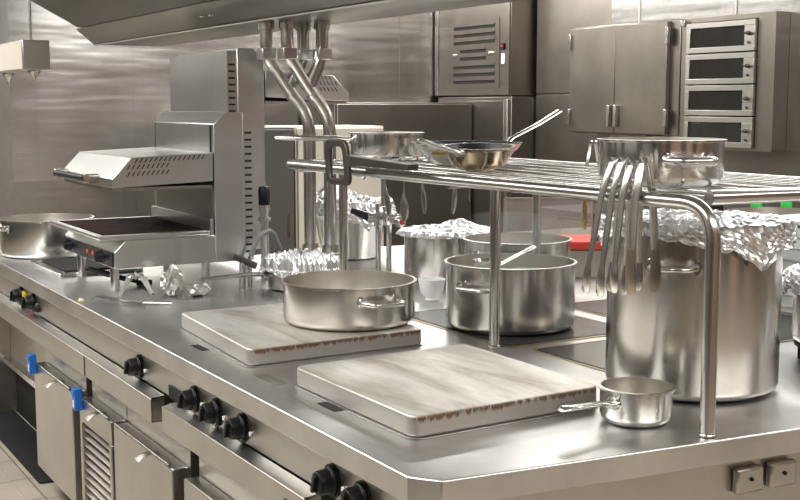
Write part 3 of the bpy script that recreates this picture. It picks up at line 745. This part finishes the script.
# cast lifting tool hooked on the front rail
t = thing('lifting_tool', 'dark cast tool with an oval loop grip resting on the front rail of the rack', 'tool', (.605, 1.61, 1.4125))
out = round_poly([(-.175, -.062), (-.012, -.062), (0, .080), (-.150, .080)], .035, 6); inn = round_poly([(-.138, -.042), (-.040, -.042), (-.034, .058), (-.122, .058)], .022, 6)
mb = MB(); n = len(out)
vs = [(-.007, y, z) for y, z in out] + [(-.007, y, z) for y, z in inn] + [(.007, y, z) for y, z in out] + [(.007, y, z) for y, z in inn]
fs = []
for i in range(n):
    j = (i+1) % n
    fs += [(i, j, n+j, n+i), (2*n+i, 3*n+i, 3*n+j, 2*n+j), (i, 2*n+i, 2*n+j, j), (n+i, n+j, 3*n+j, 3*n+i)]
mb.add(vs, fs); mb.v = [(x-.006, y, z) for x, y, z in mb.v]
mb.build('loop_grip', 'tool', t, bevel=.004)
MB().prism([(-.53, .003), (-.19, .003), (-.165, -.002), (-.150, .035), (-.18, .032), (-.53, .020)], 'x', -.012, .024).build('flat_bar', 'tool', t, bevel=.002)

# ------------------------------------------------------------------ tongs
def make_tongs(name, label, mats=('tong', 'tong'), L=.325, drop=.088, spread=.05, group=None, cat='tongs', w=.0112, sc=.70):
    """pivot straddles a rail along local Y; the two arms hang either side of it."""
    t = thing(name, label, cat, (0, 0, 0), 0, group)
    for sd in (1, -1):
        pts = [(0, 0, drop), (sd*.010, 0, drop-.012), (sd*.026, 0, 0), (sd*(.026+spread*.6), 0, -(L-drop)*.55), (sd*(.026+spread*.85), 0, -(L-drop)*(sc+.01))]
        arm = MB().sweep(pts, [(w*.8, .004), (w, .004), (w, .0035), (w*.9, .003), (w*.8, .003)], 12, up=(sd, 0, .2)).build('arm', mats[0], t)
        z0 = -(L-drop)
        q = 1 - sc
        p2 = [(sd*(.026+spread*.84), 0, z0*sc), (sd*(.026+spread*.9), 0, z0*(sc+q*.25)), (sd*(.026+spread*.85), 0, z0*(sc+q*.6)), (sd*(.026+spread*.76), 0, z0*(sc+q*.88)), (sd*(.026+spread*.70), 0, z0)]
        MB().sweep(p2, [(w*.85, .003), (w*1.15, .004), (w*1.35, .005), (w*1.25, .004), (w*.8, .0025)], 16, up=(sd, 0, .2)).build('scoop', mats[1], arm)
    MB().sweep([(-.012, 0, drop-.006), (.012, 0, drop-.006)], .006, 12).build('pivot', mats[0], t)
    return t
TG = 'steel tongs hanging on the front rail'
tlabs = ['leftmost of the four tongs hanging on the front rail, splayed far out', 'second from left of the four tongs hanging on the front rail',
         'third from left of the four tongs hanging on the front rail', 'rightmost of the four tongs on the front rail, with stained dark scoops']
tg = make_tongs('tongs', tlabs[0], ('tong', 'tong'), .32, .088, .012, TG)
spots = [(.290, 10), (.256, 6), (.223, 3)]
def rail_x(y): return .668 + (.3 - y)*.0135 * (1 if y > .3 else 4)
for i, (y, a) in enumerate(spots):
    o = tg if i == 0 else dup(tg, (0, 0, 0), 0, tlabs[i], TG)
    o.location = (rail_x(y), y, ZR); o.rotation_euler = (math.radians(a), 0, 0)
    if i == 2: o.scale = (1, 1, .93)
o = make_tongs('tongs', tlabs[3], ('tong', 'tongdark'), .30, .088, .012, TG, w=.0135, sc=.52); o.location = (rail_x(.182), .182, ZR); o.rotation_euler = (math.radians(-1), 0, 0)
o = make_tongs('tongs', 'steel tongs with gold toned scoops hung on an inner rod of the rack', ('tong', 'gold'), .285, .085, .004, 'tongs on the inner rods', w=.009, sc=.45)
o.location = (RX[6], 1.18, 1.4025)
# spoons and skimmer hanging below the rods
def hanging(name, label, cat, loc, L, bowl, rz=0, group='utensils hanging under the rack', tilt=0):
    t = thing(name, label, cat, loc, rz, group)
    MB().sweep(fillet([(.012, 0, -.012), (.010, 0, -.001), (0, 0, -.001), (0, 0, -.03), (0, 0, -L)], .006, 4), [(.0025, .0025)]*2 + [(.003, .0025)]*0 if False else .0028, 10).build('handle', 'bright', t)
    MB().sweep([(0, 0, -L+.008), (0, 0, -L-.02), (.002, 0, -L-.045), (.003, 0, -L-.075), (.001, 0, -L-.095)], [(.003, .003), (bowl*.7, .004), (bowl, .005), (bowl*.85, .004), (.004, .002)], 16, up=(1, 0, 0)).build('bowl', 'bright', t)
    t.rotation_euler = (tilt, 0, rz)
    return t
hanging('slotted_spoon', 'steel spoon with an oval bowl hanging under the rack right of the tap', 'spoon', (RX[2], 1.70, 1.3935), .10, .019, .5)
hanging('serving_spoon', 'slim spoon hanging under the rack, left one of the close pair', 'spoon', (RX[2], 1.585, 1.3935), .06, .011, .5, tilt=-.08)
hanging('serving_spoon', 'slim spoon hanging under the rack, right one of the close pair', 'spoon', (RX[3]+.0, 1.52, 1.3935), .06, .011, .5, tilt=.10)
hanging('whisk', 'wire whisk like utensil hanging under the rack in front of the chrome tap', 'whisk', (RX[1], 1.665, 1.3935), .07, .012, .5, tilt=-.12)

# ------------------------------------------------------------------ rear preparation counter and what stands on it
t = thing('preparation_counter', 'steel preparation counter behind the cooking island', 'counter', (2.34, .7, 0))
MB().box((0, 0, .86), (1.15, 2.9, .90)).build('counter_top', 'taupe', t, bevel=.003)
MB().box((.05, .04, .20), (1.10, 2.86, .22)).build('undershelf', 'taupe', t)
for x in (.06, 1.09):
    for y in (.06, 1.45, 2.84): MB().cyl((x, y, 0), (x, y, .859), .02, 14).build('leg', 'rail', t)
def bottle(label, loc, r, H, body, cap):
    t = thing('bottle', label, 'bottle', loc, 0, 'bottles on the rear counter')
    MB().lathe([(0, 0), (r*.95, 0), (r, .006), (r, H*.50), (r*.9, H*.60), (r*.46, H*.74), (r*.44, H*.83), (0, H*.83)], seg=28).build('body', body, t)
    MB().lathe([(0, H*.8305), (r*.62, H*.8305), (r*.62, H*.97), (r*.5, H), (0, H)], seg=24).build('cap', cap, t)
bottle('black glass bottle behind the rack end rail', (2.57, 1.87, .901), .045, .30, 'bottle', 'black')
bottle('dark bottle with a green cap, left one behind the wide pan', (3.10, 2.15, .901), .042, .252, 'bottle', 'green')
bottle('dark bottle with a green cap, right one near the edge of the photo', (3.262, 2.118, .901), .042, .252, 'bottle', 'green')
# white slotted crate
t = thing('crate', 'white plastic crate with horizontal slots at the right edge', 'crate', (2.01, .66, TOP+.001), 0)
mb = MB().box((.012, .012, 0), (.228, .448, .29))
for i in range(7):
    z = .02 + i*.040
    mb.box((0, 0, z), (.24, .46, z+.006), 1)
for x in (0, .23):
    for y in (0, .45): mb.box((x, y, 0), (x+.01, y+.01, .30), 1)
mb.build('body', ['white', 'white'], t, bevel=.002)
MB().box((-.004, -.004, .301), (.244, .464, .316)).build('rim', 'white', t, bevel=.004)
# grey box with red lid, clear screen
t = thing('food_box', 'grey steel food box with a red lid behind the open stockpots', 'box', (1.78, 2.06, TOP+.001), -.5)
MB().box((0, 0, 0), (.46, .26, .115)).build('body', 'body', t, bevel=.006)
MB().box((-.008, -.008, .116), (.468, .268, .150)).build('lid', 'red', t, bevel=.006)
t = thing('clear_screen', 'clear upright plastic screen with a pale edge behind the open stockpots', 'screen', (1.93, 2.52, TOP+.001), -.52)
MB().box((.006, 0, .006), (.39, .005, .285)).build('pane', 'clear', t)
mb = MB().box((0, -.002, 0), (.006, .007, .292)).box((.0, -.002, .286), (.396, .007, .292)).box((.39, -.002, 0), (.396, .007, .292)).box((0, -.002, 0), (.396, .007, .006)); mb.build('edge_frame', 'oven', t)

# ------------------------------------------------------------------ far cabinets
def floor_cab(label, x0, x1, y0, y1, h, mat, seam=True):
    t = thing('tall_cabinet', label, 'cabinet', (x0, y0, 0))
    w, d = x1-x0, y1-y0
    MB().box((0, .025, .0), (w, d, h)).build('carcass', mat, t, bevel=.003)
    MB().box((.012, 0, .08), (w-.012, .024, h-.012)).build('door', mat, t, bevel=.004)
    MB().cyl((w-.05, -.03, h*.5), (w-.05, -.03, h*.5+.16), .006, 10).box((w-.056, -.03, h*.5+.01), (w-.044, 0, h*.5+.02)).box((w-.056, -.03, h*.5+.14), (w-.044, 0, h*.5+.15)).build('handle', 'rail', t)
floor_cab('narrow dark grey cabinet far behind the steel pipes', 1.86, 2.31, 5.50, 6.05, 1.45, 'grey')
floor_cab('cream coloured cabinet far behind the saute pan', 2.32, 3.0, 5.50, 6.05, 1.455, 'cream')
floor_cab('low dark steel box standing in for a dark reflection along the far wall', 3.10, 4.36, 6.45, 7.05, 1.62, 'taupedark')  # dark block added where the far wall mirrors something dark

def wallcab(name, label, x0, y0, y1, z0, z1, mat, x1=4.93, cat='cabinet'):
    t = thing(name, label, cat, (x0, y0, z0))
    MB().box((.022, 0, 0), (x1-x0, y1-y0, z1-z0)).build('carcass', mat, t, bevel=.004)
    return t, y1-y0, z1-z0
t, w, h = wallcab('ventilation_cabinet', 'upper steel machine cabinet with a louvred grille on the right wall', 4.38, 5.98, 7.08, 1.675, 2.98, 'taupe')
MB().box((.004, .005, .005), (.021, w-.06, h-.005)).build('front_panel', 'taupe', t, bevel=.003)
MB().box((-.004, w-.055, .005), (.021, w-.005, h-.005)).build('edge_trim', 'bright', t, bevel=.003)
g = MB().box((-.002, .13, .06), (.0035, .89, .62))
def slot(y0, y1, z): g.box((-.010, y0, z), (-.0022, y1, z+.012), 0, rot=Matrix.Rotation(.0, 3, 'Y')); g.box((-.0032, y0, z-.026), (-.0021, y1, z), 1)
for z in (.565, .505, .445): slot(.19, .80, z)
for z in (.375, .315): slot(.32, .70, z)
for z in (.245, .185, .125): slot(.19, .80, z)
g.build('louvred_grille', ['taupe', 'blackmat'], t)
for y in (.245, .775): MB().lathe([(0, -.02), (.016, -.016), (.018, 0), (0, 0)], (-.0025, y, .335), 14, axis='x').build('latch', 'rail', t)
sw = MB().box((-.012, .055, .36), (.0035, .10, .41)).build('switch', 'black', t, bevel=.003)
MB().box((-.0145, .068, .378), (-.0122, .088, .395)).build('red_dot', 'redbut', sw)
MB().box((-.002, .058, .25), (.0035, .098, .33)).build('sticker', 'white', t)
t, w, h = wallcab('storage_cabinet', 'lower dark steel cabinet directly under the louvred machine cabinet', 4.36, 5.94, 7.03, 0, 1.665, 'taupedark')
MB().box((.004, .08, .08), (.021, w-.03, h-.03)).build('door', 'taupedark', t, bevel=.004)
MB().box((-.004, .02, .02), (.021, .06, h-.02)).build('edge_trim', 'oven', t, bevel=.003)
t, w, h = wallcab('tall_cabinet', 'tall plain brown steel cabinet between the louvred one and the double door one', 4.60, 4.93, 5.93, 0, 2.98, 'taupe')
MB().box((.004, .01, 1.69), (.021, w-.01, h-.01)).build('door', 'taupe', t, bevel=.004)
MB().box((.004, .01, .10), (.021, w-.01, 1.68)).build('door', 'taupe', t, bevel=.004)
# double door cabinet on the wall
t, w, h = wallcab('wall_cabinet', 'wall mounted steel cabinet with two doors and a pair of centre handles', 4.38, 4.085, 5.20, 1.40, 2.155, 'taupe', x1=4.515)
for k, (a, b) in enumerate(((.09, .605), (.61, 1.105))):
    d = MB().box((-.012, a, .008), (.021, b, h-.012)).build('door', 'taupe', t, bevel=.003)
    y = a+.508-.03 if k == 0 else b-.49+.025
    MB().box((-.045, y-.012, .05), (-.0125, y+.012, .20)).build('handle', 'oven', d, bevel=.004)
    for z in (.06, h-.16):
        yy = a-.012 if k == 0 else b-.008
        MB().box((-.03, yy-.012, z), (-.006, yy+.016, z+.11)).build('hinge', 'rail', d, bevel=.003)
MB().box((.0225, .30, -.01), (.12, .80, -.001)).build('bottom_rail', 'taupedark', t)
# stacked glass door unit
t = thing('holding_oven', 'stack of four small ovens with pale framed glass doors on the right wall', 'oven', (4.38, 3.28, 1.32))
W, H = .79, .83
mb = MB().box((.02, 0, 0), (.138, .135, H)).box((.02, W-.06, 0), (.138, W, H)).box((.02, .135, 0), (.138, W-.06, .02)).box((.02, .135, H-.03), (.138, W-.06, H)).box((.128, .135, .02), (.138, W-.06, H-.03), 1)
for k in range(1, 4): mb.box((.03, .135, .02+k*.195), (.127, W-.06, .028+k*.195), 1)
mb.box((.03, .1355, .02), (.127, .137, H-.03), 1).box((.03, W-.062, .02), (.127, W-.0605, H-.03), 1)
mb.build('housing', ['taupe', 'ovenin'], t)
for k in range(4):
    z0 = .018 + k*.196; z1 = z0 + .188; y0, y1 = .14, W-.065
    d = MB().box((-.005, y0, z0), (.019, y1, z0+.034)).box((-.005, y0, z1-.034), (.019, y1, z1)).box((-.005, y0, z0+.034), (.019, y0+.085, z1-.034)).box((-.005, y1-.035, z0+.034), (.019, y1, z1-.034)).build('door', 'oven', t, bevel=.002)
    MB().box((.004, y0+.085, z0+.034), (.010, y1-.035, z1-.034)).box((.0035, y0+.24, z0+.034), (.0105, y0+.25, z1-.034)).build('glass', 'ovenglass', d)
    lt = MB().sweep([(-.006, y0+.045, z0+.105), (-.022, y0+.045, z0+.105)], .012, 14).sweep([(-.024, y0+.02, z0+.105), (-.024, y0+.07, z0+.105)], .006, 10).build('latch', 'tool', d)
    MB().sweep([(-.0055, y0+.045, z0+.05), (-.014, y0+.045, z0+.05)], .008, 12).build('screw', 'tool', d)
for z in (.80, .03): MB().box((-.012, W-.055, z-.02), (.019, W-.01, z+.02)).build('hinge', 'rail', t, bevel=.003)
t = thing('dish', 'pale dish inside the second oven from the top', 'dish', (4.457, 3.54, 1.32+.02+.390+.0095))
MB().lathe([(0, 0), (.025, 0), (.034, .02), (.043, .075), (.039, .075), (.030, .022), (0, .006)], seg=28).build('body', 'white', t)
# back counter under the wall units
t = thing('back_counter', 'long dark steel counter along the right wall under the ovens', 'counter', (3.86, .5, 0))
MB().box((.0, 0, .86), (.62, 4.4, .90)).build('counter_top', 'tile', t, bevel=.003)
MB().box((.05, .02, .08), (.62, 4.38, .859)).box((.1, .04, 0), (.62, 4.36, .08)).build('carcass', 'taupedark', t)
for k in range(6): MB().box((.03, .03+k*.728, .12), (.0495, .03+k*.728+.715, .83)).build('door', 'taupe', t, bevel=.003)
struct(MB().box((4.508, 1.0, .905), (4.5195, 4.90, 1.33)).build('trim_11', 'taupedark'))
# ------------------------------------------------------------------ light
def area(loc, rot, sx, sy, power, col=(1, .96, .90)):
    l = bpy.data.lights.new('ceiling_light', 'AREA'); l.shape = 'RECTANGLE'; l.size = sx; l.size_y = sy; l.energy = power; l.color = col
    o = bpy.data.objects.new('ceiling_light', l); COL.objects.link(o); o.location = loc; o.rotation_euler = rot
    return o
W_ = (1, .985, .96)
area((-1.6, 1.8, 2.96), (0, 0, 0), .9, 5.0, 170, W_)
area((1.2, -2.4, 2.96), (0, 0, 0), 4.0, .9, 120, (1, .97, .93))
area((2.9, 2.0, 2.96), (0, 0, 0), .8, 4.5, 120, W_)
area((2.8, 6.1, 2.96), (0, 0, 0), 3.0, .6, 135, W_)
area((-1.2, 5.4, 2.96), (0, 0, 0), 2.0, .7, 60, W_)
w = bpy.data.worlds.new('world'); scene.world = w; w.use_nodes = True
w.node_tree.nodes['Background'].inputs[0].default_value = (1, .97, .93, 1); w.node_tree.nodes['Background'].inputs[1].default_value = .3

# ------------------------------------------------------------------ camera
cam = bpy.data.cameras.new('camera'); co = bpy.data.objects.new('camera', cam); COL.objects.link(co)
cam.sensor_width = 36; cam.lens = 36*1204/800; cam.clip_start = .05
co.location = (-1.128, -1.857, 1.60)
co.rotation_euler = (PI/2 - math.atan(145/1204), 0, -math.radians(30))
scene.camera = co
scene.view_settings.view_transform = 'Standard'
scene.view_settings.exposure = 0.0
scene.view_settings.gamma = .94
scene.cycles.use_denoising = True
scene.cycles.max_bounces = 8
scene.cycles.glossy_bounces = 5
scene.cycles.sample_clamp_indirect = 6
